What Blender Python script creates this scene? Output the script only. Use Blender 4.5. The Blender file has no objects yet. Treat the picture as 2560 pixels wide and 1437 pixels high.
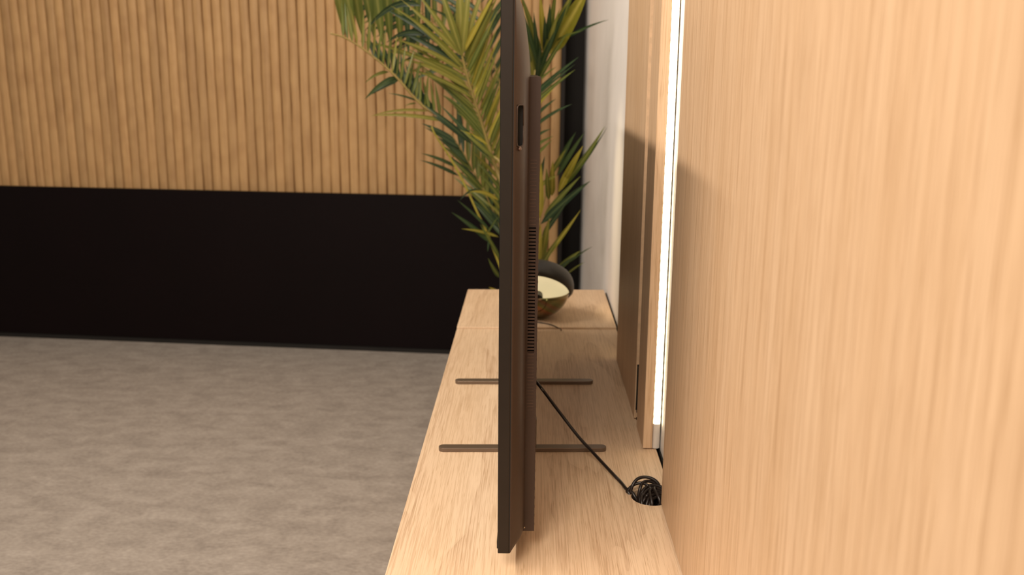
import bpy, bmesh, math, random
from mathutils import Vector, Matrix

random.seed(7)
D = bpy.data
S = bpy.context.scene
COL = S.collection

# ------------------------------------------------------------------ camera
# World: X to the right (towards the white wall), Y away from the camera along the cabinets, Z up, floor at 0.
CAM = Vector((0, 0, 1.274))
F = 2349.0                      # focal length in pixels of the 2560 x 1437 frame
yv = Vector((49, -535.5, F)).normalized()
dv = Vector((-95, 10300, F)); dv -= yv * dv.dot(yv); dv.normalize()
zv = -dv
xv = yv.cross(zv)
if xv.x < 0: xv = -xv
right = Vector((xv.x, yv.x, zv.x)); down = Vector((xv.y, yv.y, zv.y)); fwd = Vector((xv.z, yv.z, zv.z))
cam = D.cameras.new('camera'); camo = D.objects.new('camera', cam); COL.objects.link(camo)
camo.matrix_world = Matrix(((right.x, -down.x, -fwd.x, CAM.x), (right.y, -down.y, -fwd.y, CAM.y), (right.z, -down.z, -fwd.z, CAM.z), (0, 0, 0, 1)))
cam.sensor_width = 36; cam.lens = F / 2560 * 36; cam.clip_start = .02
cam.dof.use_dof = True; cam.dof.focus_distance = 1.32; cam.dof.aperture_fstop = 6.3
S.camera = camo

# ------------------------------------------------------------------ light
S.view_settings.view_transform = 'Standard'; S.view_settings.look = 'None'
S.view_settings.gamma = 1; S.view_settings.use_curve_mapping = False
S.view_settings.exposure = 0.0
W = D.worlds.new('room_ambient'); S.world = W; W.use_nodes = True
bg = W.node_tree.nodes['Background']; bg.inputs[0].default_value = (1, .86, .72, 1); bg.inputs[1].default_value = .27

def area(name, loc, target, sx, sy, power, color, spread=180):
    l = D.lights.new(name, 'AREA'); l.shape = 'RECTANGLE'; l.size = sx; l.size_y = sy; l.energy = power; l.color = color
    l.spread = math.radians(spread)
    o = D.objects.new(name, l); COL.objects.link(o); o.location = loc
    d = (Vector(target) - Vector(loc)).normalized()
    # local Y kept along world Y so that a linear lamp runs along the room
    z = -d; y = Vector((0, 1, 0)); y = (y - z * y.dot(z)).normalized(); x = y.cross(z)
    o.matrix_world = Matrix(((x.x, y.x, z.x, loc[0]), (x.y, y.y, z.y, loc[1]), (x.z, y.z, z.z, loc[2]), (0, 0, 0, 1)))
    return o
# a linear ceiling lamp running along the room, to the left of the television
WARM = (1, .88, .75)
area('ceiling_linear_lamp', (-1.75, 1.0, 2.95), (0, 1.6, .9), .10, 3.6, 92, WARM)
# square ceiling lamp above and a little behind the photographer
area('ceiling_square_lamp', (-.70, -.85, 2.75), (0, 1.4, .7), 1.1, 1.1, 74, WARM)
# narrow spot added for a warm pool on the white wall, no known fixture
sl = D.lights.new('added_wall_spot', 'SPOT'); sl.energy = 150; sl.color = (1, .80, .50); sl.spot_size = math.radians(10.5); sl.spot_blend = 1.0; sl.shadow_soft_size = .03
so = D.objects.new('added_wall_spot', sl); COL.objects.link(so); so.location = (-.95, 2.66, 2.75)
so.rotation_euler = (Vector((.24, 2.56, .90)) - so.location).to_track_quat('-Z', 'Y').to_euler()

# ------------------------------------------------------------------ helpers
def ray(px, py):
    c = (px - 1280, py - 718.5, F)
    return right * c[0] + down * c[1] + fwd * c[2]
def at(px, py, **k):                     # the point of the room seen at a pixel, at a known x, y or z
    (a, v), = k.items(); i = 'xyz'.index(a); d = ray(px, py)
    return CAM + d * ((v - CAM[i]) / d[i])

def tag(o, label=None, cat=None, group=None, kind=None):
    if label: o['label'] = label
    if cat: o['category'] = cat
    if group: o['group'] = group
    if kind: o['kind'] = kind
    return o
def empty(name, loc=(0, 0, 0)):
    o = D.objects.new(name, None); COL.objects.link(o); o.location = loc; o.empty_display_size = .05
    return o
def link(name, me, mat, parent=None, smooth=False):
    o = D.objects.new(name, me); COL.objects.link(o)
    if mat and not me.materials: me.materials.append(mat)
    if smooth:
        for p in me.polygons: p.use_smooth = True
    if parent:
        o.parent = parent
        o.matrix_parent_inverse = Matrix.Translation(-Vector(parent.location))   # meshes are written in room coordinates
    return o
def mesh_of(bm, name='mesh'):
    me = D.meshes.new(name); bmesh.ops.recalc_face_normals(bm, faces=bm.faces); bm.to_mesh(me); bm.free(); return me
def bm_box(bm, a, b, shear=0.0):
    x0, y0, z0 = a; x1, y1, z1 = b
    vs = [bm.verts.new((x, y + shear * x, z)) for x, y, z in ((x0, y0, z0), (x1, y0, z0), (x1, y1, z0), (x0, y1, z0), (x0, y0, z1), (x1, y0, z1), (x1, y1, z1), (x0, y1, z1))]
    for f in ((3, 2, 1, 0), (4, 5, 6, 7), (0, 1, 5, 4), (1, 2, 6, 5), (2, 3, 7, 6), (3, 0, 4, 7)): bm.faces.new([vs[i] for i in f])
    return vs
def box(name, a, b, mat, parent=None, bev=0.0, seg=2, shear=0.0):
    bm = bmesh.new(); bm_box(bm, a, b, shear)
    if bev: bmesh.ops.bevel(bm, geom=bm.edges[:], offset=bev, segments=seg, affect='EDGES', profile=.5)
    return link(name, mesh_of(bm), mat, parent, smooth=False)
def catmull(pts, n=8):
    P = [Vector(p) for p in pts]; P = [P[0] * 2 - P[1]] + P + [P[-1] * 2 - P[-2]]
    out = []
    for i in range(1, len(P) - 2):
        for k in range(n):
            t = k / n; a, b, c, d = P[i - 1], P[i], P[i + 1], P[i + 2]
            out.append(.5 * ((2 * b) + (c - a) * t + (2 * a - 5 * b + 4 * c - d) * t * t + (3 * b - a - 3 * c + d) * t ** 3))
    out.append(P[-2]); return out
def tube(pts, r, sides=8, r1=None):
    bm = bmesh.new(); n = len(pts); rings = []; N = None
    for i, p in enumerate(pts):
        t = (pts[min(i + 1, n - 1)] - pts[max(i - 1, 0)]).normalized()
        if N is None:
            N = t.orthogonal().normalized()
        else:
            N = (N - t * N.dot(t)); N = N.normalized() if N.length > 1e-6 else t.orthogonal().normalized()
        B = t.cross(N); rr = r if r1 is None else r + (r1 - r) * i / (n - 1)
        rings.append([bm.verts.new(p + (N * math.cos(2 * math.pi * k / sides) + B * math.sin(2 * math.pi * k / sides)) * rr) for k in range(sides)])
    for a, b in zip(rings, rings[1:]):
        for k in range(sides): bm.faces.new((a[k], a[(k + 1) % sides], b[(k + 1) % sides], b[k]))
    bm.faces.new(rings[0][::-1]); bm.faces.new(rings[-1])
    return mesh_of(bm)
def prism(poly, axis, a, b):             # poly in the two other axes (in x,y,z order), swept from a to b along the axis
    bm = bmesh.new(); i = 'xyz'.index(axis)
    def P(p, v):
        q = list(p); q.insert(i, v); return q
    A = [bm.verts.new(P(p, a)) for p in poly]; B = [bm.verts.new(P(p, b)) for p in poly]
    bm.faces.new(A); bm.faces.new(B[::-1]); n = len(poly)
    for k in range(n): bm.faces.new((A[k], A[(k + 1) % n], B[(k + 1) % n], B[k]))
    return mesh_of(bm)

# ------------------------------------------------------------------ materials
def lin(*c): return tuple(((v / 255) / 12.92 if v / 255 <= .04045 else ((v / 255 + .055) / 1.055) ** 2.4) for v in c) + (1,)
class NT:
    def __init__(s, name):
        s.m = D.materials.new(name); s.m.use_nodes = True; s.t = s.m.node_tree; s.b = s.t.nodes['Principled BSDF']
    def n(s, kind, ins=None, **props):
        q = s.t.nodes.new('ShaderNode' + kind)
        for k, v in props.items(): setattr(q, k, v)
        for k, v in (ins or {}).items():
            if hasattr(v, 'is_output'): s.t.links.new(v, q.inputs[k])
            else: q.inputs[k].default_value = v
        return q
    def put(s, sock, v):
        if hasattr(v, 'is_output'): s.t.links.new(v, s.b.inputs[sock])
        else: s.b.inputs[sock].default_value = v
    def ramp(s, fac, stops):
        q = s.n('ValToRGB', {'Fac': fac}); e = q.color_ramp.elements
        while len(e) < len(stops): e.new(.5)
        for el, (p, c) in zip(e, stops): el.position = p; el.color = c
        return q.outputs[0]
    def mix(s, fac, a, b, mode='MIX'):
        q = s.n('Mix', data_type='RGBA', blend_type=mode)
        for i, v in ((0, fac), (6, a), (7, b)):
            if hasattr(v, 'is_output'): s.t.links.new(v, q.inputs[i])
            else: q.inputs[i].default_value = v
        return q.outputs[2]
    def bump(s, h, strength, dist=.001):
        q = s.n('Bump', {'Height': h, 'Strength': strength, 'Distance': dist}); s.put('Normal', q.outputs[0])

def plain(name, col, rough=.5, metal=0.0, noise=0.0, scale=60, bump=0.0, spec=.5):
    m = NT(name); co = m.n('TexCoord').outputs['Object']
    nz = m.n('TexNoise', {'Vector': co, 'Scale': scale, 'Detail': 4})
    k = 1 - noise
    dark = tuple(c * k for c in col[:3]) + (1,); light = tuple(min(1, c * (1 + noise)) for c in col[:3]) + (1,)
    m.put('Base Color', m.ramp(nz.outputs[0], [(.3, dark), (.7, light)])); m.put('Roughness', rough); m.put('Metallic', metal)
    m.put('Specular IOR Level', spec)
    if bump: m.bump(nz.outputs[0], bump)
    return m.m

def oak(name, along, base, dark, light, cath=(0, 0, 0), rough=.5):
    """Oak laminate: long fibres, cathedral figure and short dark pores running along one axis."""
    m = NT(name); co = m.n('TexCoord').outputs['Object']
    i = 'xyz'.index(along)
    def stretch(a, l):
        s = [a, a, a]; s[i] = l
        return m.n('Mapping', {'Vector': co, 'Scale': s}).outputs[0]
    warp = m.n('TexNoise', {'Vector': stretch(9, 1.7), 'Scale': 1, 'Detail': 3, 'Roughness': .5})
    mp = m.n('Mapping', {'Vector': co, 'Scale': [11.0 if k != i else 1.25 for k in range(3)], 'Location': cath}).outputs[0]
    ln = m.n('VectorMath', {0: mp}, operation='LENGTH')
    w2 = m.n('Math', {0: warp.outputs[0], 1: .85, 2: ln.outputs['Value']}, operation='MULTIPLY_ADD')
    saw = m.n('Math', {0: m.n('Math', {0: w2.outputs[0], 1: 3.6}, operation='MULTIPLY').outputs[0]}, operation='FRACT')
    ring = m.ramp(saw.outputs[0], [(0, (.35, .35, .35, 1)), (.06, (0, 0, 0, 1)), (.55, (.12, .12, .12, 1)), (.90, (.55, .55, .55, 1)), (1, (1, 1, 1, 1))])
    fib = m.n('TexNoise', {'Vector': stretch(520, 10), 'Scale': 1, 'Detail': 3})
    big = m.n('TexNoise', {'Vector': stretch(14, 1.2), 'Scale': 1, 'Detail': 2})
    por = m.n('TexNoise', {'Vector': stretch(820, 22), 'Scale': 1, 'Detail': 1})
    c = m.ramp(big.outputs[0], [(.3, base), (.7, light)])
    rf = m.n('Math', {0: ring, 1: m.n('MapRange', {'Value': fib.outputs[0], 'From Min': .35, 'From Max': .65, 'To Min': .50, 'To Max': .12}).outputs[0]}, operation='MULTIPLY')
    c = m.mix(rf.outputs[0], c, dark)
    fm = m.ramp(fib.outputs[0], [(.38, (.86, .83, .79, 1)), (.54, (1.0, 1.0, 1.0, 1))])
    c = m.mix(1.0, c, fm, 'MULTIPLY')
    pm = m.ramp(por.outputs[0], [(.28, (.82, .77, .70, 1)), (.38, (1, 1, 1, 1))])
    c = m.mix(1.0, c, pm, 'MULTIPLY')
    m.put('Base Color', c); m.put('Roughness', rough)
    m.bump(fib.outputs[0], .10, .0005)
    return m.m

OB, OD, OL = lin(217, 186, 152), lin(168, 130, 96), lin(224, 195, 163)
M = {}
M['oak_top'] = oak('oak_worktop', 'y', OB, OD, OL, cath=(-.75, -1.9, 0))
M['oak_panel'] = oak('oak_wall_panel', 'z', lin(206, 172, 136), lin(172, 134, 98), lin(214, 182, 148), cath=(0, -21.5, -.4))
M['oak_edge'] = plain('oak_edge_band', lin(208, 174, 138), .55, noise=.10, scale=90)
M['white_wall'] = plain('white_painted_plaster', lin(230, 225, 220), .75, noise=.03, scale=9, bump=.05)
M['black_panel'] = plain('black_gloss_panel', lin(13, 5, 6), .5, noise=.1, scale=4, spec=.12)
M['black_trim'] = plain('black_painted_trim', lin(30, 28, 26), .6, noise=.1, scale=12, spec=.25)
M['corner_black'] = plain('dark_corner_panel', lin(28, 23, 19), .6, noise=.12, scale=8, spec=.3)
M['bezel'] = plain('dark_brown_anodised_metal', lin(44, 38, 33), .45, metal=.6, noise=.05, scale=40)
M['cover'] = plain('brown_black_textured_plastic', lin(57, 42, 33), .48, noise=.05, scale=300, bump=.05, spec=.4)
M['boxp'] = plain('brown_black_matte_plastic', lin(56, 41, 33), .52, noise=.06, scale=300, bump=.05, spec=.4)
M['rib'] = plain('vent_rib_plastic', lin(92, 68, 54), .45, noise=.05)
M['hole'] = plain('unlit_black_interior', lin(8, 7, 6), .8)
M['screen'] = plain('black_glass_screen', lin(6, 6, 7), .12)
M['foot'] = plain('taupe_lacquered_steel', lin(116, 100, 86), .34, metal=.6, noise=.04)
M['cable'] = plain('black_rubber_cable', lin(34, 25, 20), .38, noise=.1, scale=200)
M['print'] = plain('pale_cable_print', lin(190, 180, 165), .6)
M['alu'] = plain('satin_aluminium_profile', lin(216, 208, 198), .38, metal=.25)
M['brass'] = plain('small_steel_screw', lin(210, 195, 170), .3, metal=.9)
M['pot'] = plain('anthracite_planter', lin(52, 50, 48), .6, noise=.1, scale=30)
M['soil'] = plain('dark_soil', lin(48, 36, 26), .95, noise=.5, scale=120, bump=.6)
M['carcass'] = plain('oak_carcass_side', lin(214, 184, 150), .5, noise=.05, scale=30)

def emit(name, col, strength, base=(.9, .88, .8, 1), dots=False):
    m = NT(name); m.put('Base Color', base); m.put('Emission Color', col)
    if dots:      # diodes show faintly through the diffuser, 8 mm apart
        co = m.n('TexCoord').outputs['Object']; z = m.n('SeparateXYZ', {0: co}).outputs[2]
        k = m.n('Math', {0: z, 1: .0083}, operation='PINGPONG'); r = m.n('MapRange', {'Value': k.outputs[0], 'From Min': 0, 'From Max': .0083, 'To Min': strength * .14, 'To Max': strength * 1.6})
        m.put('Emission Strength', r.outputs[0])
    else:
        co = m.n('TexCoord').outputs['Object']; nz = m.n('TexNoise', {'Vector': co, 'Scale': 20})
        r = m.n('MapRange', {'Value': nz.outputs[0], 'To Min': strength * .95, 'To Max': strength * 1.05}); m.put('Emission Strength', r.outputs[0])
    return m.m
M['led'] = emit('warm_led_diffuser', (1, .85, .56, 1), 6.5, dots=True)
M['lampglow'] = emit('lamp_diffuser', (1, .82, .46, 1), .62)

# floor: mottled grey-brown concrete-look vinyl
m = NT('concrete_look_vinyl'); co = m.n('TexCoord').outputs['Object']
mp = m.n('Mapping', {'Vector': co, 'Scale': (7.5, 13, 4)}).outputs[0]
a = m.n('TexNoise', {'Vector': mp, 'Scale': 1.3, 'Detail': 6, 'Roughness': .62, 'Distortion': .4})
b2 = m.n('TexNoise', {'Vector': mp, 'Scale': 9, 'Detail': 5, 'Roughness': .6})
c = m.ramp(a.outputs[0], [(.32, lin(134, 125, 117)), (.5, lin(156, 147, 138)), (.68, lin(174, 165, 156))])
c = m.mix(.35, c, m.ramp(b2.outputs[0], [(.35, lin(126, 117, 109)), (.65, lin(182, 172, 162))]))
m.put('Base Color', c); m.put('Roughness', .62); m.bump(b2.outputs[0], .05); M['floor'] = m.m

# slats: honey coloured wood, grain along z, every slat a little different
m = NT('honey_wood_slat'); co = m.n('TexCoord').outputs['Object']; oi = m.n('ObjectInfo')
ofs = m.n('Math', {0: oi.outputs['Random'], 1: 37.0}, operation='MULTIPLY').outputs[0]
co = m.n('VectorMath', {0: co, 1: ofs}, operation='ADD').outputs[0]
mp = m.n('Mapping', {'Vector': co, 'Scale': (120, 120, 3)}).outputs[0]
a = m.n('TexNoise', {'Vector': mp, 'Scale': 1, 'Detail': 4, 'Distortion': .6})
mp2 = m.n('Mapping', {'Vector': co, 'Scale': (10, 10, 7)}).outputs[0]
kn = m.n('TexNoise', {'Vector': mp2, 'Scale': 1.4, 'Detail': 2})
c = m.ramp(a.outputs[0], [(.3, lin(166, 129, 84)), (.7, lin(188, 150, 102))])
c = m.mix(.35, c, m.ramp(kn.outputs[0], [(.3, lin(156, 116, 72)), (.65, lin(194, 156, 106))]))
hv = m.n('MapRange', {'Value': oi.outputs['Random'], 'To Min': .9, 'To Max': 1.08})
hs = m.n('HueSaturation', {'Color': c, 'Value': hv.outputs[0]})
m.put('Base Color', hs.outputs[0]); m.put('Roughness', .6); M['slat'] = m.m
M['slatback'] = plain('dark_wood_backing', lin(110, 72, 36), .8, noise=.1)

def leafmat(name, c0, c1, c2, rib):
    m = NT(name); co = m.n('TexCoord'); oi = m.n('ObjectInfo')
    nz = m.n('TexNoise', {'Vector': co.outputs['Object'], 'Scale': 14, 'Detail': 3})
    f = m.n('Math', {0: nz.outputs[0], 1: oi.outputs['Random']}, operation='ADD')
    f2 = m.n('Math', {0: f.outputs[0], 1: .5}, operation='MULTIPLY')
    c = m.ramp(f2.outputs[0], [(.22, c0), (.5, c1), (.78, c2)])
    rb = m.n('Attribute', attribute_name='midrib'); rm = m.ramp(rb.outputs['Fac'], [(.62, (0, 0, 0, 1)), (.98, (.75, .75, .75, 1))])
    c = m.mix(rm, c, rib)
    m.put('Base Color', c); m.put('Roughness', .42); m.put('Specular IOR Level', .45)
    tr = m.n('BsdfTranslucent', {'Color': c}); mx = m.n('MixShader', {0: .28})
    out = m.t.nodes['Material Output']
    m.t.links.new(m.b.outputs[0], mx.inputs[1]); m.t.links.new(tr.outputs[0], mx.inputs[2]); m.t.links.new(mx.outputs[0], out.inputs[0])
    return m.m
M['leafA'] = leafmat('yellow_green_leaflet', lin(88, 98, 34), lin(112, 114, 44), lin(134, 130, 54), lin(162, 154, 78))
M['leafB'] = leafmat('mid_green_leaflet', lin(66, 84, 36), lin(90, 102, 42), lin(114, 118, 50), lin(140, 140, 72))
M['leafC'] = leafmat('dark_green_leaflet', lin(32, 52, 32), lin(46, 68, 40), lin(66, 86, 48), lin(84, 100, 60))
M['leafY'] = leafmat('yellow_leaflet', lin(124, 120, 38), lin(148, 140, 46), lin(170, 156, 58), lin(196, 180, 90))
M['rachis'] = plain('olive_palm_stalk', lin(140, 122, 66), .5, noise=.12, scale=40)
M['rachisY'] = plain('yellow_palm_stalk', lin(158, 146, 54), .5, noise=.12, scale=40)

# lamp bowl: coated glass; rainbow sheen painted into the base colour as diagonal bands
m = NT('coated_glass_painted_sheen'); m.put('Base Color', lin(128, 110, 72)); m.put('Roughness', .10); m.put('Metallic', .85)
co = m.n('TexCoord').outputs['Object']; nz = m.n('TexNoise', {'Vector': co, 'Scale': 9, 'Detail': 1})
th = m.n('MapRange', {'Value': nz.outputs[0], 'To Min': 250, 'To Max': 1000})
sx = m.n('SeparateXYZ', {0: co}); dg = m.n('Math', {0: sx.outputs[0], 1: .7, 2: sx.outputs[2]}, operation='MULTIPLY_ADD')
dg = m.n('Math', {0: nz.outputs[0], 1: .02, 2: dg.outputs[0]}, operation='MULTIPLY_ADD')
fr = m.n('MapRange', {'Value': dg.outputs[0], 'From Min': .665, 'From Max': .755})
painted_sheen = m.ramp(fr.outputs[0], [(0, lin(96, 82, 54)), (.30, lin(128, 84, 52)), (.40, lin(176, 74, 60)), (.50, lin(84, 132, 62)), (.60, lin(110, 104, 96)), (.68, lin(140, 84, 78)), (.78, lin(90, 128, 84)), (1, lin(128, 112, 72))])
m.put('Base Color', m.mix(.42, lin(124, 108, 72), painted_sheen))
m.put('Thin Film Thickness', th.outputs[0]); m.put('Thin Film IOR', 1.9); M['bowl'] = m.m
M['lampshell'] = plain('matte_black_lamp_shell', lin(44, 40, 36), .45, noise=.05)

# ================================================================== THE SETTING
T0 = .62                                    # height of the cabinet tops
SH = .042                                   # the furniture stands a little askew to the wall line
box('floor', (-4.2, -2.0, -.05), (.24, 4.75, 0), M['floor'])['kind'] = 'structure'
wr = box('wall_right', (.240, -2.0, -.05), (.34, 4.42, 2.75), M['white_wall']); wr['kind'] = 'structure'
tl = box('gap_shade_strip', (.2372, -2.0, 0), (.2400, 2.83, T0 - .004), M['black_trim']); tl['kind'] = 'structure'       # black strip standing in for the shade in the gap behind the cabinets
# back wall, turned about five degrees, clad with vertical slats
bwY = lambda x: 4.215 - .085 * x
bm = bmesh.new()
poly = [(-4.2, bwY(-4.2)), (.135, bwY(.135)), (.135, bwY(.135) + .1), (-4.2, bwY(-4.2) + .1)]
wb = link('wall_back', prism(poly, 'z', -.05, 2.75), M['slatback']); wb['kind'] = 'structure'; bm.free()
tb = box('trim_1', (.137, 4.40, -.05), (.34, 4.46, 2.75), M['corner_black'], bev=.002); tb['kind'] = 'structure'
tj = box('trim_2', (.128, 4.16, -.05), (.146, 4.40, 2.75), M['corner_black'], bev=.002); tj['kind'] = 'structure'
# slats: shared meshes with a bowed face and slightly wandering edges
def slat_mesh(seed):
    rnd = random.Random(seed); bm = bmesh.new(); rows = []
    n = 22
    for i in range(n + 1):
        z = 2.74 * i / n; o = rnd.uniform(-.0016, .0016); w = .0204 + rnd.uniform(-.0009, .0006)
        pr = [(-w + o, 0), (-w + o, -.0085), (-w * .90 + o, -.0112), (o, -.0125), (w * .84 + o, -.0108), (w * .97 + o, -.0075), (w + o, 0)]
        rows.append([bm.verts.new((x, y, z)) for x, y in pr])
    for a, b in zip(rows, rows[1:]):
        for k in range(6): bm.faces.new((a[k], a[k + 1], b[k + 1], b[k]))
    bm.faces.new(rows[-1]); bm.faces.new(rows[0][::-1])
    me = mesh_of(bm, 'slat'); me.materials.append(M['slat'])
    for p in me.polygons: p.use_smooth = True
    return me
slats = [slat_mesh(s) for s in range(5)]
pitch = .0433; x = .108; k = 0
while x > -4.1:
    o = D.objects.new('slat', slats[(k * 3) % 5]); COL.objects.link(o); o.parent = wb
    o.location = (x, bwY(x), 0); o.rotation_euler.z = -math.atan(.085) ; x -= pitch; k += 1
# black low panel in front of the slats, standing on a rail
rot = math.atan(-.085)
bp = empty('black_partition', (0, bwY(0) - .055, 0)); bp.rotation_euler.z = rot
tag(bp, 'long low glossy black partition panel in front of the slatted wall', 'partition')
def local(name, a, b, mat, parent, bev=0.0):
    bm = bmesh.new(); bm_box(bm, a, b)
    if bev: bmesh.ops.bevel(bm, geom=bm.edges[:], offset=bev, segments=2, affect='EDGES')
    o = D.objects.new(name, mesh_of(bm)); COL.objects.link(o); o.data.materials.append(mat); o.parent = parent
    return o
local('panel', (-4.0, -.012, .020), (-.02, .016, .735), M['black_panel'], bp, .002)
local('base_rail', (-4.0, -.018, 0), (-.02, .018, .020), M['black_trim'], bp, .003)

# ================================================================== CABINETS
T = .62
def cabinet(name, label, y0, y1, hole=None, T=.62):
    root = tag(empty(name, (.0225, (y0 + y1) / 2, 0)), label, 'cabinet')
    x0, x1 = -.187, .2322
    bm = bmesh.new()
    loops = [[(x0, y0 + SH * x0), (x1, y0 + SH * x1), (x1, y1 + SH * x1), (x0, y1 + SH * x0)]]
    if hole:
        hx, hy, hr = hole
        loops.append([(hx + hr * math.cos(2 * math.pi * i / 48), hy + hr * math.sin(2 * math.pi * i / 48)) for i in range(48)])
    edges = []
    for L in loops:
        vs = [bm.verts.new((x, y, T)) for x, y in L]
        for i in range(len(vs)): edges.append(bm.edges.new((vs[i], vs[(i + 1) % len(vs)])))
    bmesh.ops.triangle_fill(bm, use_beauty=True, edges=edges)
    bmesh.ops.recalc_face_normals(bm, faces=bm.faces)
    if bm.faces[:][0].normal.z < 0: bmesh.ops.reverse_faces(bm, faces=bm.faces[:])
    ex = bmesh.ops.extrude_face_region(bm, geom=bm.faces[:])
    for v in ex['geom']:
        if isinstance(v, bmesh.types.BMVert): v.co.z -= .018
    me = mesh_of(bm); top = link('worktop', me, M['oak_top'], root)
    bv = top.modifiers.new('edge', 'BEVEL'); bv.width = .0012; bv.segments = 2; bv.limit_method = 'ANGLE'
    # carcass: two ends, back, bottom, plinth
    e = .012
    box('side_panel', (x0 + .02, y0 + e, .06), (x1, y0 + e + .016, T - .018), M['carcass'], root, .001, shear=SH)
    box('side_panel', (x0 + .02, y1 - e - .016, .06), (x1, y1 - e, T - .018), M['carcass'], root, .001, shear=SH)
    box('bottom_panel', (x0 + .02, y0 + e, .06), (x1, y1 - e, .076), M['carcass'], root, .001, shear=SH)
    box('plinth', (x0 + .05, y0 + .03, 0), (x1 - .02, y1 - .03, .06), M['black_trim'], root, .001, shear=SH)
    n = max(1, round((y1 - y0) / .6)); st = (y1 - y0 - 2 * e) / n
    for i in range(n):
        d = box('door', (x0 + .002, y0 + e + i * st + .002, .064), (x0 + .018, y0 + e + (i + 1) * st - .002, T - .021), M['carcass'], root, .0015, shear=SH)
    return root
HOLE = (.1985, 1.386, .031)
cabinet('low_cabinet', 'long pale oak low cabinet carrying the television', .58, 2.3785, HOLE)
cabinet('low_cabinet', 'short pale oak low cabinet at the far end under the round lamp', 2.3815, 2.8225, None, .6245)

# ================================================================== WALL PANELS AND LED STRIPS
HT = 2.45
def wall_panel(label, x0, x1, y0, y1, z0=T + .0025):
    r = tag(empty('oak_panel', ((x0 + x1) / 2, (y0 + y1) / 2, z0)), label, 'wall panel')
    box('board', (x0, y0 + .0006, z0), (x1, y1, HT), M['oak_panel'], r, .0006, 1)
    return r
PX0, PX1 = .2078, .2240
p1 = wall_panel('tall oak wall panel running behind the television, white wall beyond its far edge', PX0, PX1, 1.7275, 2.115)
box('edge_band', (PX0 + .0004, 1.7266, .732), (PX1, 1.7281, HT), M['oak_edge'], p1)
bm = bmesh.new()
link('gap_shade_wedge', prism([(1.7272, .732), (1.7272, .64), (1.700, .732)], 'x', PX0 + .002, PX1 + .004), M['hole'], p1).data.materials[0]  # solid black wedge standing in for shade in the panel gap
for z in (.634, .648): box('clip', (PX0 - .0004, 1.688, z), (PX0 + .004, 1.694, z + .004), M['black_trim'], p1, .0005)
bm.free()
p2 = wall_panel('narrow oak wall panel with the glowing light strip along its near edge', PX0, PX1, 1.5795, 1.684)
box('edge_band', (PX0 + .0003, 1.5788, T + .0025), (PX1 - .0003, 1.5802, HT), M['oak_panel'], p2)
p3 = wall_panel('nearest oak wall panel beside the cable hole in the cabinet top', .2105, .2268, -1.4, 1.357)
# wall battens that carry the panels
def led_strip(label, y, face, zlit, HT=HT, glow='led'):
    """Aluminium channel between panel and wall; diffuser bulges towards face (+1 / -1 along y)."""
    r = tag(empty('led_strip', (.2305, y, T)), label, 'led strip')
    x0, x1 = .2246, .2376; y0 = y
    def prof(o, depth):
        pts = [(x0 + o, y0 - face * 0.0), (x1 - o, y0 - face * 0.0)]
        n = 8
        arc = [(x0 + o + (x1 - x0 - 2 * o) * (1 - (1 - math.cos(math.pi * i / n)) / 2), y0 + face * (.003 + depth * math.sin(math.pi * i / n))) for i in range(n + 1)]
        return pts + arc
    link('profile', prism([(x0, y0 - face * .009), (x1, y0 - face * .009), (x1, y0 + face * .003), (x0, y0 + face * .003)], 'z', T + .002, HT), M['alu'], r)
    link('diffuser', prism(prof(.0006, .004), 'z', zlit, HT), M[glow], r)
    link('end_cap', prism(prof(.0002, .0042), 'z', T + .002, zlit), M['alu'], r)
    return r
led_strip('bright warm vertical light strip on the edge of the narrow oak panel', 1.586, -1, .668)
led_strip('warm light strip behind the far edge of the tall oak panel', 2.107, 1, .66)

# ================================================================== TELEVISION
tv = tag(empty('television', (-.01, 1.75, T)), 'slim dark brown television seen edge-on, standing across the cabinet top', 'television')
Y0, Y1 = 1.140, 2.363; ZB, ZT = .6505, 1.367
XF, XB = -.0367, -.0218
bz = box('bezel', (XF, Y0, ZB), (XB, Y1, ZT), M['bezel'], tv, .0012, 3)
box('seam', (XB - .0004, Y0 + .0009, ZB + .001), (XB + .0010, Y1 - .0009, ZT - .001), M['hole'], tv)
box('screen', (XF - .0005, Y0 + .006, ZB + .012), (XF + .001, Y1 - .006, ZT - .006), M['screen'], tv)
box('front_lip', (XF - .0013, Y0 + .004, ZB + .005), (XF + .001, Y1 - .004, ZB + .0155), M['bezel'], tv, .0004)
# pillow shaped rear cover with a cut-out for the connectors
XC0, XC1 = XB + .0004, -.0024
PZ0, PZ1 = at(1290, 366, y=1.152).z, at(1290, 262, y=1.152).z
PY0, PY1 = 1.1455, 1.1600
def cover_x(y, z):
    def e(d, w, p): t = max(0, min(1, d / w)); return (1 - (1 - t) ** p)
    ey = min(e(y - Y0 - .0012, .062, 2.5), e(Y1 - .0012 - y, .062, 2.5))
    t = max(0, min(1, (ZT - z) / .108)); ez = math.sqrt(max(0, 1 - (1 - t) ** 2)) ** 1.15
    t = max(0, min(1, (z - ZB) / .014)); eb = math.sqrt(max(0, 1 - (1 - t) ** 2))
    return XC0 + .0015 * min(1, ez * 3, eb * 3, 1) + (XC1 - XC0 - .0015) * ey * min(ez, eb)
ys = sorted(set([Y0 + .0012 + .0025 * i for i in range(2)] + [PY0, PY1, 1.152] + [1.1665 + .006 * i for i in range(7)] + [1.21 + .1 * i for i in range(11)] + [Y1 - .05 + .0122 * i for i in range(5)]))
zs = sorted(set([ZB + .001, ZB + .0025] + [ZB + .004 * i for i in range(11)] + [.70 + .04 * i for i in range(11)] + [PZ0, PZ1] + [1.20, 1.24] + [ZT - .108 + .006 * i for i in range(17)] + [ZT - .006, ZT - .003, ZT - .001, ZT]))
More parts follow.
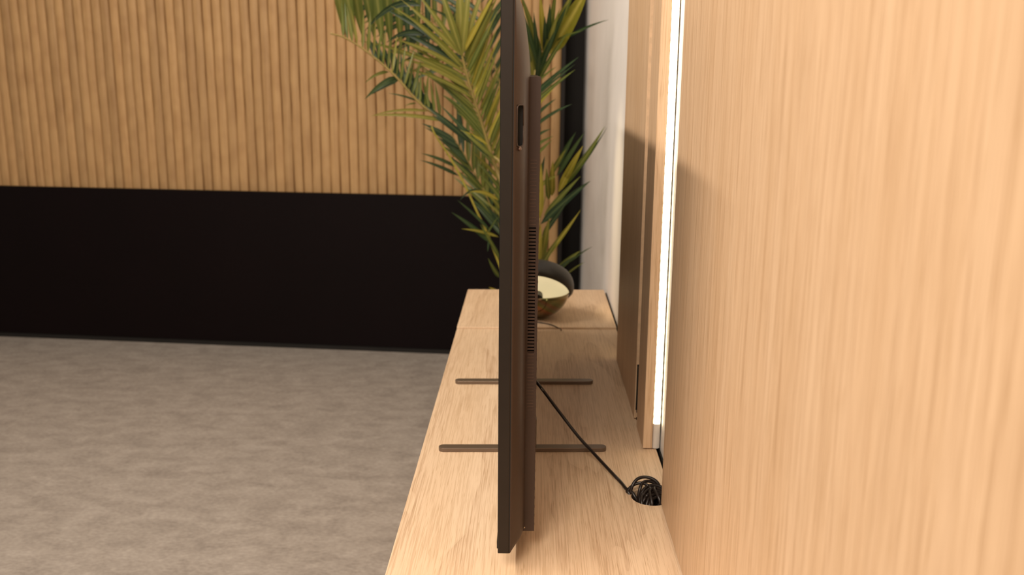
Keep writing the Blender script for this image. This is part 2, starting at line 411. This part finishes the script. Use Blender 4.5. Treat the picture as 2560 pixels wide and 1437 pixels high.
bm = bmesh.new(); G = [[bm.verts.new((cover_x(y, z), y, z)) for z in zs] for y in ys]
for i in range(len(ys) - 1):
    for j in range(len(zs) - 1):
        if PY0 - 1e-6 <= ys[i] < PY1 - 1e-6 and PZ0 - 1e-6 <= zs[j] < PZ1 - 1e-6: continue
        bm.faces.new((G[i][j], G[i + 1][j], G[i + 1][j + 1], G[i][j + 1]))
def wall_strip(line):                        # closes the cover against the bezel
    b = [bm.verts.new((XB - .001, v.co.y, v.co.z)) for v in line]
    for k in range(len(line) - 1): bm.faces.new((line[k], line[k + 1], b[k + 1], b[k]))
wall_strip(G[0]); wall_strip(G[-1]); wall_strip([g[0] for g in G]); wall_strip([g[-1] for g in G])
cv = link('rear_cover', mesh_of(bm), M['cover'], tv, smooth=True)
# connector recess (its floor lies on the bezel)
bm = bmesh.new()
def cxy(y, z): return cover_x(y, z)
q = [(PY0, PZ0), (PY1, PZ0), (PY1, PZ1), (PY0, PZ1)]
top = [bm.verts.new((cxy(y, z), y, z)) for y, z in q]; bot = [bm.verts.new((XB + .0012, y, z)) for y, z in q]
for k in range(4): bm.faces.new((top[k], top[(k + 1) % 4], bot[(k + 1) % 4], bot[k]))
bm.faces.new(bot)
rec = link('port_recess', mesh_of(bm), M['hole'], cv)
def rim_pt(y, z, o=.0003): return Vector((cxy(y, z) + o, y, z))
rr = []
for i in range(41):
    a = 2 * math.pi * i / 40; ca, sa = math.cos(a), math.sin(a)
    yy = (PY0 + PY1) / 2 + (PY1 - PY0) / 2 * math.copysign(abs(ca) ** .5, ca); zz = (PZ0 + PZ1) / 2 + (PZ1 - PZ0) / 2 * math.copysign(abs(sa) ** .18, sa)
    rr.append(rim_pt(yy, zz))
link('rim', tube(rr, .0009, 6), M['cover'], rec, smooth=True)
zm = (PZ0 + PZ1) / 2
for a, b in ((PZ0 + .004, zm - .0006), (zm + .0006, PZ1 - .004)):
    box('socket', (XB + .0012, PY0 + .003, a), (XB + .0026, PY1 - .003, b), M['hole'], rec, .0004)
box('divider', (XB + .0012, PY0 + .002, zm - .0005), (XB + .003, PY1 - .001, zm + .0003), M['rib'], rec)
bm = bmesh.new(); bmesh.ops.create_uvsphere(bm, u_segments=16, v_segments=8, radius=1)
for v in bm.verts: v.co = Vector((cxy(1.1525, PZ0 - .001) + v.co.x * .0022, 1.1525 + v.co.y * .0072, PZ0 - .0026 + v.co.z * .0028))
link('button', mesh_of(bm), M['rib'], cv, smooth=True)
# electronics box on the back, its near side slotted with vents
BY0, BY1 = 1.200, 2.303
BZ0, BZ1 = at(1322, 1327, y=BY0).z, at(1338, 192, y=BY0).z
BX0, BX1 = XC1 - .0024, .0119
def bz_at(py): return at(1333, py, y=BY0).z
V0, V1 = bz_at(881), bz_at(566)              # open slots
R0, R1 = bz_at(1034), bz_at(396)             # closed ribs below and above
bm = bmesh.new()
def quad(*p): bm.faces.new([bm.verts.new(v) for v in p])
xs0, xs1 = BX0 + .0040, BX1 - .0036
def front(x0, x1, z0, z1): quad((x0, BY0, z0), (x1, BY0, z0), (x1, BY0, z1), (x0, BY0, z1))
front(BX0, BX1, BZ0, V0); front(BX0, BX1, V1, BZ1); front(BX0, xs0, V0, V1); front(xs1, BX1, V0, V1)
d = BY0 + .006
quad((xs0, BY0, V0), (xs0, d, V0), (xs0, d, V1), (xs0, BY0, V1)); quad((xs1, BY0, V0), (xs1, d, V0), (xs1, d, V1), (xs1, BY0, V1))
quad((xs0, BY0, V0), (xs1, BY0, V0), (xs1, d, V0), (xs0, d, V0)); quad((xs0, BY0, V1), (xs1, BY0, V1), (xs1, d, V1), (xs0, d, V1))
quad((BX0, BY0, BZ0), (BX0, BY1, BZ0), (BX1, BY1, BZ0), (BX1, BY0, BZ0)); quad((BX0, BY0, BZ1), (BX1, BY0, BZ1), (BX1, BY1, BZ1), (BX0, BY1, BZ1))
quad((BX1, BY0, BZ0), (BX1, BY1, BZ0), (BX1, BY1, BZ1), (BX1, BY0, BZ1)); quad((BX0, BY1, BZ0), (BX0, BY1, BZ1), (BX1, BY1, BZ1), (BX1, BY1, BZ0)); quad((BX0, BY0, BZ0), (BX0, BY0, BZ1), (BX0, BY1, BZ1), (BX0, BY1, BZ0))
bmesh.ops.remove_doubles(bm, verts=bm.verts, dist=1e-6)
bx = link('rear_box', mesh_of(bm), M['boxp'], tv)
box('vent_backing', (xs0, d, V0), (xs1, d + .001, V1), M['hole'], bx)
NS = 37; sp = (V1 - V0) / NS
def proto(w, h, dp, mat):
    bm = bmesh.new(); bm_box(bm, (-w / 2, 0, -h / 2), (w / 2, dp, h / 2)); me = mesh_of(bm); me.materials.append(mat); return me
ps = proto(xs1 - xs0, sp * .56, .0045, M['boxp']); pr = proto((xs1 - xs0) * .94, .00042, .0005, M['rib'])
def put(name, me, loc, parent):
    o = D.objects.new(name, me); COL.objects.link(o); o.parent = parent; o.location = loc
for i in range(NS + 1):
    z = V0 + sp * i
    if 0 < i <= NS: put('vent_slat', ps, ((xs0 + xs1) / 2, BY0 + .0003, z), bx)
    if i < NS: put('vent_rib', pr, ((xs0 + xs1) / 2, BY0 - .0001, z + sp * .27), bx)
n = int((R1 - V1) / sp)
for i in range(n): put('vent_rib', pr, ((xs0 + xs1) / 2, BY0 - .0004, V1 + sp * (i + .6)), bx)
n = int((V0 - R0) / sp)
for i in range(n): put('vent_rib', pr, ((xs0 + xs1) / 2, BY0 - .0004, V0 - sp * (i + .6)), bx)
# small clips along the rear edge of the box, screw at its foot
PCL = proto(.0006, .0030, .002, M['rib'])
for i in range(46):
    put('edge_clip', PCL, (BX1, BY0 + .0004, BZ0 + .01 + (BZ1 - BZ0 - .02) * i / 45), bx)
bm = bmesh.new(); bmesh.ops.create_uvsphere(bm, u_segments=10, v_segments=6, radius=.0011)
bmesh.ops.translate(bm, verts=bm.verts, vec=at(1311, 1318, y=BY0 - .0003)); link('screw', mesh_of(bm), M['brass'], bx, smooth=True)
# feet: a long thin bar across the cabinet and a short post up to the television
for y in (1.566, 1.937):
    r = Vector((-.0072, y, T)); hl = .1488; hw = .0092; rad = .0088
    pts = []
    for sx, sy, a0 in ((1, 1, 0), (-1, 1, 90), (-1, -1, 180), (1, -1, 270)):
        for k in range(5):
            a = math.radians(a0 + 22.5 * k); u = sx * (hl - rad) + rad * math.cos(a); v = sy * (hw - rad) + rad * math.sin(a)
            pts.append((r.x + u - v * SH, r.y + v + u * SH))
    bar = link('foot_bar', prism(pts, 'z', T + .0003, T + .0078), M['foot'], tv)
    bv = bar.modifiers.new('edge', 'BEVEL'); bv.width = .0008; bv.segments = 2; bv.limit_method = 'ANGLE'
    box('foot_post', (-.022, y - .007, T + .006), (.0170, y + .012, ZB + .03), M['foot'], bar, .002)

# ================================================================== POWER CABLE
pc = tag(empty('power_cable', (.2, 1.4, T)), 'black power cable hanging from the television, coiled in the round cabinet hole', 'cable')
A = [(.0122, 1.65, at(1340, 946, y=1.65).z), (.0150, 1.64, at(1342, 953, y=1.64).z), tuple(at(1352, 968, y=1.615)), tuple(at(1400, 1032, y=1.575)), tuple(at(1445, 1090, y=1.545)), tuple(at(1487, 1136, y=1.51)), tuple(at(1530, 1182, z=T + .012)), tuple(at(1552, 1205, z=T + .005)), tuple(at(1566, 1222, z=T + .0031)), (.1682, 1.3975, T + .0031), (.1745, 1.3895, T - .004), (.184, 1.386, T - .022)]
cb = link('cable', tube(catmull(A, 8), .0028, 10), M['cable'], pc, smooth=True)
for k in range(4):
    p0 = Vector(A[1]).lerp(Vector(A[2]), .7 + .22 * k) + Vector((-.0004, -.0028, .0008))
    link('print_mark', tube([p0, p0 + (Vector(A[3]) - Vector(A[2])).normalized() * .0022], .0006, 4), M['print'], cb)
def loop(c, r, tilt, turn, seed, rise=0.0, n=26, turns=1.0):
    rnd = random.Random(seed); R = Matrix.Rotation(turn, 3, 'Z') @ Matrix.Rotation(tilt, 3, 'X'); out = []
    ph = rnd.uniform(0, 6)
    for i in range(n + 1):
        a = 2 * math.pi * turns * i / n + ph
        out.append(Vector(c) + R @ Vector((r * math.cos(a) * (1 + .08 * math.sin(2 * a + ph)), r * math.sin(a), rise * (i / n - .5) + .002 * math.sin(3 * a))))
    for q in out:                                                        # outside the hole the loops lie on the cabinet top
        d = math.hypot(q.x - HOLE[0], q.y - HOLE[1])
        if d > HOLE[2] - .003 and q.z < T + .0028:
            if d < HOLE[2] + .004: q.x, q.y = HOLE[0] + (q.x - HOLE[0]) * (HOLE[2] - .003) / d, HOLE[1] + (q.y - HOLE[1]) * (HOLE[2] - .003) / d
            else: q.z = T + .0028
    return out
hx, hy = HOLE[0], HOLE[1]
LP = [((hx - .008, hy + .012, T + .000), .0255, 1.25, .10), ((hx - .016, hy + .006, T - .002), .0205, 1.15, -.30), ((hx - .003, hy + .010, T + .001), .0190, 1.20, .45)]
LP += [((hx + .006 + .0012 * k, hy + .001 - .0046 * k, T - .010 - .0022 * k), .0265 - .0006 * k, 1.12 + .05 * k, .22 + .10 * k) for k in range(5)]      # the bundle that lies across the hole
LP += [((hx + .006, hy - .008, T - .009), .0230, 1.25, 1.25), ((hx + .012, hy - .004, T - .006), .0220, 1.3, 1.55), ((hx - .004, hy - .006, T - .012), .0200, 1.15, .95), ((hx + .000, hy, T - .022), .0240, .2, 1.0), ((hx + .001, hy, T - .028), .0250, .1, 2.0)]
for i, (c, r, ti, tu) in enumerate(LP):
    link('coil_loop', tube(loop(c, r, ti, tu, 20 + i, 0.0, 44), .0026, 8), M['cable'], pc, smooth=True)

# ================================================================== ROUND LAMP
T2 = .6245
LC = at(1348, 724, y=2.495); LR = .0945
lamp = tag(empty('table_lamp', (LC.x, LC.y, T)), 'round black table lamp with glowing cream disc and iridescent bowl', 'lamp')
toc = (CAM - LC).normalized(); dn = (down - toc * down.dot(toc)).normalized(); rt = (right - toc * right.dot(toc)).normalized()
nrm = (toc * .43 + (dn * .98 - rt * .17) * .90).normalized()         # the way the diffuser faces: down and forward
u = nrm.orthogonal().normalized(); v = nrm.cross(u)
bm = bmesh.new(); rings = []; HN = 12       # the hood: a shallow drum with a rounded top
prof = [(LR * math.cos(math.radians(88 * i / HN)) ** .38, .062 * math.sin(math.radians(88 * i / HN)) ** .85) for i in range(HN + 1)]
prof = [(p * (1 - .10 * math.exp(-h / .007)), h) for p, h in prof]
prof = prof + [(max(.001, p - .004), h - .004) for p, h in prof[::-1] if h > .006] + [(LR * .9 - .003, 0)]
for p, h in prof:
    rings.append([bm.verts.new(LC - nrm * h + (u * math.cos(2 * math.pi * k / 48) + v * math.sin(2 * math.pi * k / 48)) * p) for k in range(48)])
for a, b in zip(rings, rings[1:] + rings[:1]):
    for k in range(48): bm.faces.new((a[k], a[(k + 1) % 48], b[(k + 1) % 48], b[k]))
hood = link('hood', mesh_of(bm), M['lampshell'], lamp, smooth=True)
bm = bmesh.new(); n = 48
cap = [bm.verts.new(LC - nrm * .001 + (u * math.cos(2 * math.pi * k / n) + v * math.sin(2 * math.pi * k / n)) * (LR * .9 - .0034)) for k in range(n)]
cap2 = [bm.verts.new(q.co - nrm * .006) for q in cap]
bm.faces.new(cap); bm.faces.new(cap2[::-1])
for k in range(n): bm.faces.new((cap[k], cap[(k + 1) % n], cap2[(k + 1) % n], cap2[k]))
link('diffuser', mesh_of(bm), M['lampglow'], hood)
BC = Vector((LC.x - .0035, LC.y - .002, T2 + .0855)); BR = .0875
bm = bmesh.new(); rings = []
prof = [(BR * math.sin(math.radians(a)), -BR * math.cos(math.radians(a))) for a in (3, 12, 20, 28, 36, 44, 52, 60, 68, 74, 79)]
prof = prof + [(max(.002, p - .003), h + .0025) for p, h in prof[::-1]]
for p, h in prof:
    rings.append([bm.verts.new(BC + Vector((p * math.cos(2 * math.pi * k / 48), p * math.sin(2 * math.pi * k / 48), max(h, -.085)))) for k in range(48)])
for a, b in zip(rings, rings[1:] + rings[:1]):
    for k in range(48): bm.faces.new((a[k], a[(k + 1) % 48], b[(k + 1) % 48], b[k]))
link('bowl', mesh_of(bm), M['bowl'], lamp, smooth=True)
c0 = at(1345, 748, y=LC.y - .075)
link('switch', tube([c0, c0 + Vector((.0, .03, .004))], .013, 16), M['lampshell'], lamp, smooth=False)
w0 = at(1352, 806, z=T2 + .002)
LCd = [Vector((w0.x - .06, w0.y + .02, T2 + .0018)), Vector((w0.x - .02, w0.y + .006, T2 + .0018)), at(1362, 808, z=T2 + .0018), at(1382, 813, z=T2 + .0018), at(1396, 820, z=T2 + .0018), at(1403, 824, z=T2 + .0018), at(1412, 826, z=T2 + .0018)]
LCd[-2] = at(1402, 822.5, z=T2 + .0018); LCd[-1] = Vector((LCd[-2].x + .003, 2.380, .610))
link('cord', tube(catmull(LCd, 6), .0014, 6), M['cable'], lamp, smooth=True)

# ================================================================== PALM
PB = Vector((-.01, 3.38, 0))
palm = tag(empty('potted_palm', PB), 'tall feathery green palm in a dark planter behind the far cabinet', 'plant')
bm = bmesh.new(); prof = [(.0, 0), (.14, 0), (.15, .01), (.18, .36), (.182, .375), (.17, .375), (.166, .35), (0, .35)]; rings = []
for r_, z_ in prof:
    rings.append([bm.verts.new((PB.x + r_ * math.cos(2 * math.pi * k / 32), PB.y + r_ * math.sin(2 * math.pi * k / 32), z_)) for k in range(32)])
for a, b in zip(rings, rings[1:]):
    for k in range(32): bm.faces.new((a[k], a[(k + 1) % 32], b[(k + 1) % 32], b[k]))
bmesh.ops.remove_doubles(bm, verts=bm.verts, dist=1e-5)
link('pot', mesh_of(bm), M['pot'], palm, smooth=False)
bm = bmesh.new(); bmesh.ops.create_circle(bm, cap_ends=True, radius=.168, segments=32)
bmesh.ops.translate(bm, verts=bm.verts, vec=(PB.x, PB.y, .352)); link('soil', mesh_of(bm), M['soil'], palm)
rnd = random.Random(11)
NLEAF = [0]
XMAX = .232
def clampx(p): p = p.copy(); p.x = min(p.x, XMAX); return p
def leaflet(parent, a, b, wpx, mat, ya, yb, sag=0.0, twist=None):
    """A pointed, folded leaflet from pixel a (at depth ya) to pixel b (at depth yb); sag bends it (pixels, + down)."""
    A = at(a[0], a[1], y=ya); B = clampx(at(b[0], b[1], y=yb)); L = (B - A).length
    ym = (ya + yb) / 2 - .02 * rnd.random()
    mx, my = (a[0] + b[0]) / 2, (a[1] + b[1]) / 2
    C = clampx(at(mx, my - sag, y=ym)); C = C * 2 - (A + B) / 2
    w = wpx / F * ym * .5
    tw = twist if twist is not None else rnd.uniform(-.55, .55)
    n = 9; bm = bmesh.new(); rows = []
    for i in range(n + 1):
        t = i / n; p = A * (1 - t) ** 2 + C * 2 * t * (1 - t) + B * t * t
        tn = ((C - A) * (1 - t) + (B - C) * t).normalized()
        vw = (CAM - p).normalized(); s = tn.cross(vw).normalized(); nn = s.cross(tn).normalized()
        ang = tw + .5 * t * tw; s2 = s * math.cos(ang) + nn * math.sin(ang); n2 = s2.cross(tn)
        pr = min(1, (t / .22) ** .6) if t < .22 else (1 - ((t - .22) / .78) ** 2.1)
        ww = w * max(.03, pr * .94 + .06 * (1 - t))
        rows.append([bm.verts.new(p - s2 * ww + n2 * ww * .32), bm.verts.new(p), bm.verts.new(p + s2 * ww + n2 * ww * .32)])
    for q, r_ in zip(rows, rows[1:]):
        for k in range(2): bm.faces.new((q[k], q[k + 1], r_[k + 1], r_[k]))
    NLEAF[0] += 1
    me = mesh_of(bm); at_ = me.attributes.new('midrib', 'FLOAT', 'POINT')
    for k in range(len(me.vertices)): at_.data[k].value = 1.0 if k % 3 == 1 else 0.0
    return link('leaflet', me, mat, parent, smooth=True)
def frond(path, mat='rachis', r=.0042, r1=.0015, base=None):
    """path: (px, py, depth) from the lower end to the tip. The stalk runs on down into the pot."""
    pts = [at(x, y, y=d) if False else at(x, y, **{'y': d}) for x, y, d in path]
    b = base or PB + Vector((rnd.uniform(-.05, .05), rnd.uniform(-.05, .05), .34))
    lo = pts[0]; mid = Vector((lo.x * .5 + b.x * .5, lo.y * .4 + b.y * .6, lo.z * .5 + b.z * .5))
    c = catmull([b, mid] + pts, 7)
    return link('frond', tube(c, r, 7, r1), M[mat], palm, smooth=True)
def along(path, t):
    n = len(path) - 1; i = min(int(t * n), n - 1); k = t * n - i
    a, b = path[i], path[i + 1]
    tx, ty = b[0] - a[0], b[1] - a[1]; l = math.hypot(tx, ty)
    return tuple(a[j] + (b[j] - a[j]) * k for j in range(3)), (tx / l, ty / l)
def comb(fr, path, t0, t1, n, side, ang, length, wpx, mats, dy=0.0, sag=0, jit=4):
    """A row of leaflets on one side (+1 right, -1 left of the growing direction); ang and length run from t0 to t1."""
    for i in range(n):
        k = (i + .5) / n; t = t0 + (t1 - t0) * k
        p, tg = along(path, t)
        a = math.radians(ang[0] + (ang[1] - ang[0]) * k + rnd.uniform(-jit, jit)) * side
        dx = tg[0] * math.cos(a) - tg[1] * math.sin(a); dy_ = tg[0] * math.sin(a) + tg[1] * math.cos(a)
        L = (length[0] + (length[1] - length[0]) * k) * rnd.uniform(.9, 1.08)
        leaflet(fr, p[:2], (p[0] + dx * L, p[1] + dy_ * L), wpx * rnd.uniform(.85, 1.15), M[rnd.choice(mats)], p[2], p[2] + dy + rnd.uniform(-.05, .05), sag=sag * rnd.uniform(.6, 1.3))

# --- back fronds, dark, further away
P = [(1268, 420, 3.55), (1240, 260, 3.55), (1215, 120, 3.5), (1196, -40, 3.45), (1180, -140, 3.4)]
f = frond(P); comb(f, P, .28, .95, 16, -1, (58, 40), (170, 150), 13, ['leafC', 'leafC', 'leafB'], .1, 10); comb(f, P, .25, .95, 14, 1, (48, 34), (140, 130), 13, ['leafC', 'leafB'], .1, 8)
P = [(1262, 330, 3.75), (1190, 190, 3.75), (1105, 75, 3.7), (1020, 5, 3.65), (930, -45, 3.6)]
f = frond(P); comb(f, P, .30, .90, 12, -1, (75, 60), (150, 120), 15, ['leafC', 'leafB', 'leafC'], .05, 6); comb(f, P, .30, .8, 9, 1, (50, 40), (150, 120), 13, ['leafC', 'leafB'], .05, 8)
# --- upper left frond whose broad leaflets hang into view
P = [(1250, 220, 3.40), (1190, 60, 3.35), (1110, -30, 3.3), (1000, -70, 3.25), (860, -62, 3.2)]
f = frond(P)
for a, b, w, m in (((880, -62), (907, 96), 30, 'leafB'), ((906, -62), (936, 100), 25, 'leafB'), ((935, -64), (958, 118), 29, 'leafB'), ((962, -66), (978, 128), 26, 'leafB'), ((858, -62), (886, 88), 27, 'leafB'), ((990, -66), (1004, 138), 21, 'leafB'), ((1014, -60), (1022, 150), 18, 'leafC'), ((1040, -55), (1046, 150), 17, 'leafB'), ((1068, -45), (1072, 130), 16, 'leafC'), ((838, -62), (862, 90), 27, 'leafB')):
    leaflet(f, a, b, w, M[m], 3.3, 3.36, 0, twist=rnd.uniform(-.25, .25))
for a, b, w, s, ya in (((1052, 14), (912, 78), 16, 30, 3.16), ((1066, 88), (966, 107), 15, 16, 3.16), ((1128, 132), (960, 22), 13, 10, 3.15), ((1150, 168), (1000, 80), 15, 10, 3.15)):
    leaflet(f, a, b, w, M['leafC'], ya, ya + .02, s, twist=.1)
# --- main frond, yellow-green, nearest
P = [(1266, 500, 3.12), (1240, 420, 3.12), (1221, 360, 3.10), (1204, 305, 3.08), (1186, 250, 3.06), (1172, 205, 3.05), (1161, 163, 3.04), (1153, 128, 3.03)]
f = frond(P, 'rachis', .0075, .0035)
comb(f, P, .20, .66, 13, -1, (24, 38), (150, 230), 11, ['leafA', 'leafB', 'leafA'], -.02, 12, 3)
comb(f, P, .14, .98, 23, 1, (40, 40), (105, 215), 11, ['leafA', 'leafA', 'leafB', 'leafY'], -.05, 5, 3)
for a, b, w, s in (((1172, 212), (896, 102), 12, 18), ((1168, 196), (960, 128), 12, 14), ((1178, 226), (1000, 148), 12, 14), ((1165, 184), (992, 100), 12, 12), ((1162, 176), (1012, 36), 13, 10), ((1158, 160), (976, 14), 11, 12), ((1184, 246), (1010, 172), 11, 12)):
    leaflet(f, a, b, w, M['leafA'], 3.04, 3.0, s, twist=.2)
for b, w in (((1004, 0), 13), ((1040, -20), 14), ((1092, -50), 19), ((1148, -70), 26), ((1176, -60), 19), ((1215, -50), 14)):
    leaflet(f, (1155, 140), b, w, M['leafA'], 3.03, 3.0, 6, twist=.15)
# --- long frond arching to the left edge
P = [(1262, 432, 3.02), (1221, 385, 3.02), (1173, 346, 3.0), (1110, 296, 2.98), (1068, 273, 2.97), (1035, 243, 2.96), (1005, 208, 2.95), (973, 175, 2.94), (935, 143, 2.93), (893, 112, 2.92), (856, 92, 2.91), (826, 84, 2.9)]
f = frond(P, 'rachis', .0055, .0025)
comb(f, P, .28, .92, 22, 1, (50, 56), (80, 105), 8.5, ['leafB', 'leafA', 'leafB'], .03, 0, 4)
comb(f, P, .30, .72, 12, 1, (32, 30), (90, 80), 12, ['leafC'], .08, 0, 5)
for a, b, w, m, s in (((992, 193), (912, 248), 15, 'leafC', 8), ((998, 198), (930, 236), 12, 'leafC', 4), ((972, 180), (912, 208), 8, 'leafB', 8), ((1072, 278), (925, 291), 7, 'leafA', 9), ((1120, 304), (930, 289), 10, 'leafA', 8), ((1043, 252), (970, 233), 5, 'leafC', 3), ((1040, 258), (1012, 265), 4, 'leafB', 2), ((1170, 350), (1080, 288), 15, 'leafC', 4), ((1180, 360), (1060, 262), 15, 'leafC', 4), ((1222, 392), (1100, 262), 13, 'leafC', 2), ((1220, 362), (1150, 326), 8, 'leafY', 5), ((1238, 398), (1150, 322), 11, 'leafB', 2)):
    leaflet(f, a, b, w, M[m], 2.98, 2.95, s, twist=.1)
# --- lower left frond on a thin yellow stalk
P = [(1275, 730, 3.22), (1246, 655, 3.2), (1216, 578, 3.18), (1193, 530, 3.16), (1161, 460, 3.14), (1126, 395, 3.12), (1090, 340, 3.1), (1079, 316, 3.1)]
f = frond(P, 'rachisY', .0052, .0028)
for a, b, w, m, s in (((1142, 418), (1052, 383), 9, 'leafC', 4), ((1148, 440), (1050, 400), 9, 'leafC', 4), ((1246, 500), (1172, 480), 10, 'leafY', 9), ((1200, 476), (1150, 500), 7, 'leafC', 10), ((1232, 610), (1128, 530), 13, 'leafC', 4), ((1225, 575), (1143, 500), 8, 'leafC', 3), ((1246, 592), (1154, 572), 9, 'leafY', 4), ((1250, 694), (1220, 645), 11, 'leafB', -3), ((1213, 590), (1246, 540), 6, 'leafB', 0), ((1222, 600), (1219, 630), 5, 'leafC', 0), ((1256, 740), (1222, 718), 9, 'leafY', 3), ((1252, 650), (1200, 560), 10, 'leafB', 2)):
    leaflet(f, a, b, w, M[m], 3.16, 3.1, s, twist=.1)
P = [(1285, 690, 3.36), (1262, 600, 3.35), (1230, 520, 3.34), (1196, 452, 3.32), (1160, 385, 3.3), (1128, 335, 3.3)]
f = frond(P); comb(f, P, .18, .95, 12, -1, (20, 26), (120, 110), 13, ['leafC', 'leafB', 'leafC'], .02, 3, 4); comb(f, P, .10, .9, 12, 1, (22, 30), (120, 130), 13, ['leafB', 'leafC', 'leafB'], .02, 3, 4)
P = [(1282, 620, 3.26), (1266, 540, 3.25), (1252, 440, 3.22), (1240, 360, 3.2)]
f = frond(P); comb(f, P, .1, .95, 9, -1, (34, 38), (95, 110), 11, ['leafB', 'leafA', 'leafC'], -.02, 4, 5)
# --- right of the television: upper fan
P = [(1318, 420, 3.05), (1328, 300, 3.05), (1344, 200, 3.04), (1362, 140, 3.03), (1378, 90, 3.02)]
f = frond(P, 'rachis', .005, .002)
for a, b, w, m, s in (((1372, 134), (1476, -40), 46, 'leafY', -4), ((1376, 118), (1522, 49), 8, 'leafC', 7), ((1362, 140), (1350, -20), 17, 'leafY', 2), ((1352, 170), (1318, 20), 16, 'leafA', 3), ((1356, 150), (1300, -20), 16, 'leafB', 3), ((1366, 130), (1392, -30), 17, 'leafB', 0), ((1372, 110), (1440, -30), 20, 'leafB', 2), ((1346, 185), (1392, 70), 15, 'leafC', 3), ((1342, 190), (1316, 90), 13, 'leafB', 0), ((1370, 135), (1375, 10), 17, 'leafC', 2), ((1340, 210), (1420, 80), 12, 'leafB', 4), ((1350, 172), (1400, 20), 14, 'leafA', 0), ((1336, 175), (1290, -10), 12, 'leafC', 3), ((1355, 160), (1420, 8), 15, 'leafC', 4), ((1366, 150), (1362, 40), 16, 'leafC', 0), ((1372, 128), (1425, -10), 20, 'leafA', 0), ((1350, 180), (1306, 30), 14, 'leafC', 4), ((1348, 176), (1334, 30), 13, 'leafC', 0), ((1342, 205), (1352, 110), 12, 'leafC', 0), ((1338, 215), (1312, 70), 12, 'leafA', 2), ((1374, 112), (1455, 78), 5, 'leafB', 6)):
    leaflet(f, a, b, w, M[m], 3.03, 2.82, s, twist=.12)
# --- right: feather behind the rear box
P = [(1322, 560, 2.98), (1322, 450, 2.98), (1324, 330, 2.97), (1328, 240, 2.96), (1338, 175, 2.95)]
f = frond(P, 'rachis', .004, .002)
for a, b, w, m, s in (((1332, 238), (1447, 142), 11, 'leafC', 2), ((1330, 250), (1438, 160), 6, 'leafC', 2), ((1330, 262), (1438, 174), 10, 'leafB', 3), ((1328, 300), (1390, 247), 9, 'leafC', 3), ((1328, 322), (1430, 260), 9, 'leafC', 6), ((1326, 350), (1378, 322), 8, 'leafC', 3), ((1326, 372), (1384, 340), 8, 'leafB', 2), ((1334, 215), (1392, 166), 6, 'leafB', 3), ((1325, 400), (1380, 350), 9, 'leafB', 0), ((1325, 282), (1385, 220), 7, 'leafY', 0)):
    leaflet(f, a, b, w, M[m], 2.96, 2.84, s, twist=.15)
# --- right: lower tuft with broad yellow leaflets
P = [(1318, 700, 3.02), (1330, 640, 3.02), (1342, 580, 3.02), (1356, 520, 3.0), (1372, 460, 2.98), (1392, 410, 2.95)]
f = frond(P, 'rachis', .005, .002)
for a, b, w, m, s in (((1380, 490), (1382, 402), 17, 'leafY', 1), ((1350, 545), (1353, 408), 18, 'leafY', 2), ((1396, 480), (1458, 364), 19, 'leafY', 3), ((1400, 470), (1512, 316), 16, 'leafB', -10), ((1408, 470), (1518, 318), 7, 'leafC', -8), ((1352, 560), (1476, 452), 20, 'leafC', 4), ((1360, 540), (1452, 440), 14, 'leafB', 3), ((1405, 460), (1446, 384), 10, 'leafY', -2), ((1338, 480), (1392, 440), 11, 'leafA', 7), ((1372, 500), (1366, 420), 14, 'leafA', 0), ((1392, 420), (1440, 330), 13, 'leafC', 4), ((1375, 440), (1416, 372), 13, 'leafA', 2), ((1392, 440), (1462, 330), 12, 'leafC', 2), ((1355, 590), (1420, 500), 14, 'leafC', 0), ((1346, 470), (1362, 390), 12, 'leafC', 2)):
    leaflet(f, a, b, w, M[m], 3.0, 2.84, s, twist=.1)
P = [(1325, 730, 3.06), (1340, 690, 3.05), (1352, 650, 3.04), (1366, 600, 3.02)]
f = frond(P, 'rachisY', .004, .002)
for a, b, w, m, s in (((1356, 652), (1452, 524), 13, 'leafY', -3), ((1352, 655), (1374, 544), 20, 'leafA', 2), ((1345, 660), (1352, 560), 16, 'leafY', 0), ((1392, 676), (1452, 626), 14, 'leafB', 2), ((1416, 686), (1462, 655), 5, 'leafB', 2), ((1388, 682), (1440, 640), 9, 'leafC', 3), ((1350, 672), (1400, 590), 12, 'leafA', 2), ((1425, 655), (1482, 616), 4, 'leafC', 3)):
    leaflet(f, a, b, w, M[m], 3.02, 2.86, s, twist=.1)
print('leaflets', NLEAF[0])
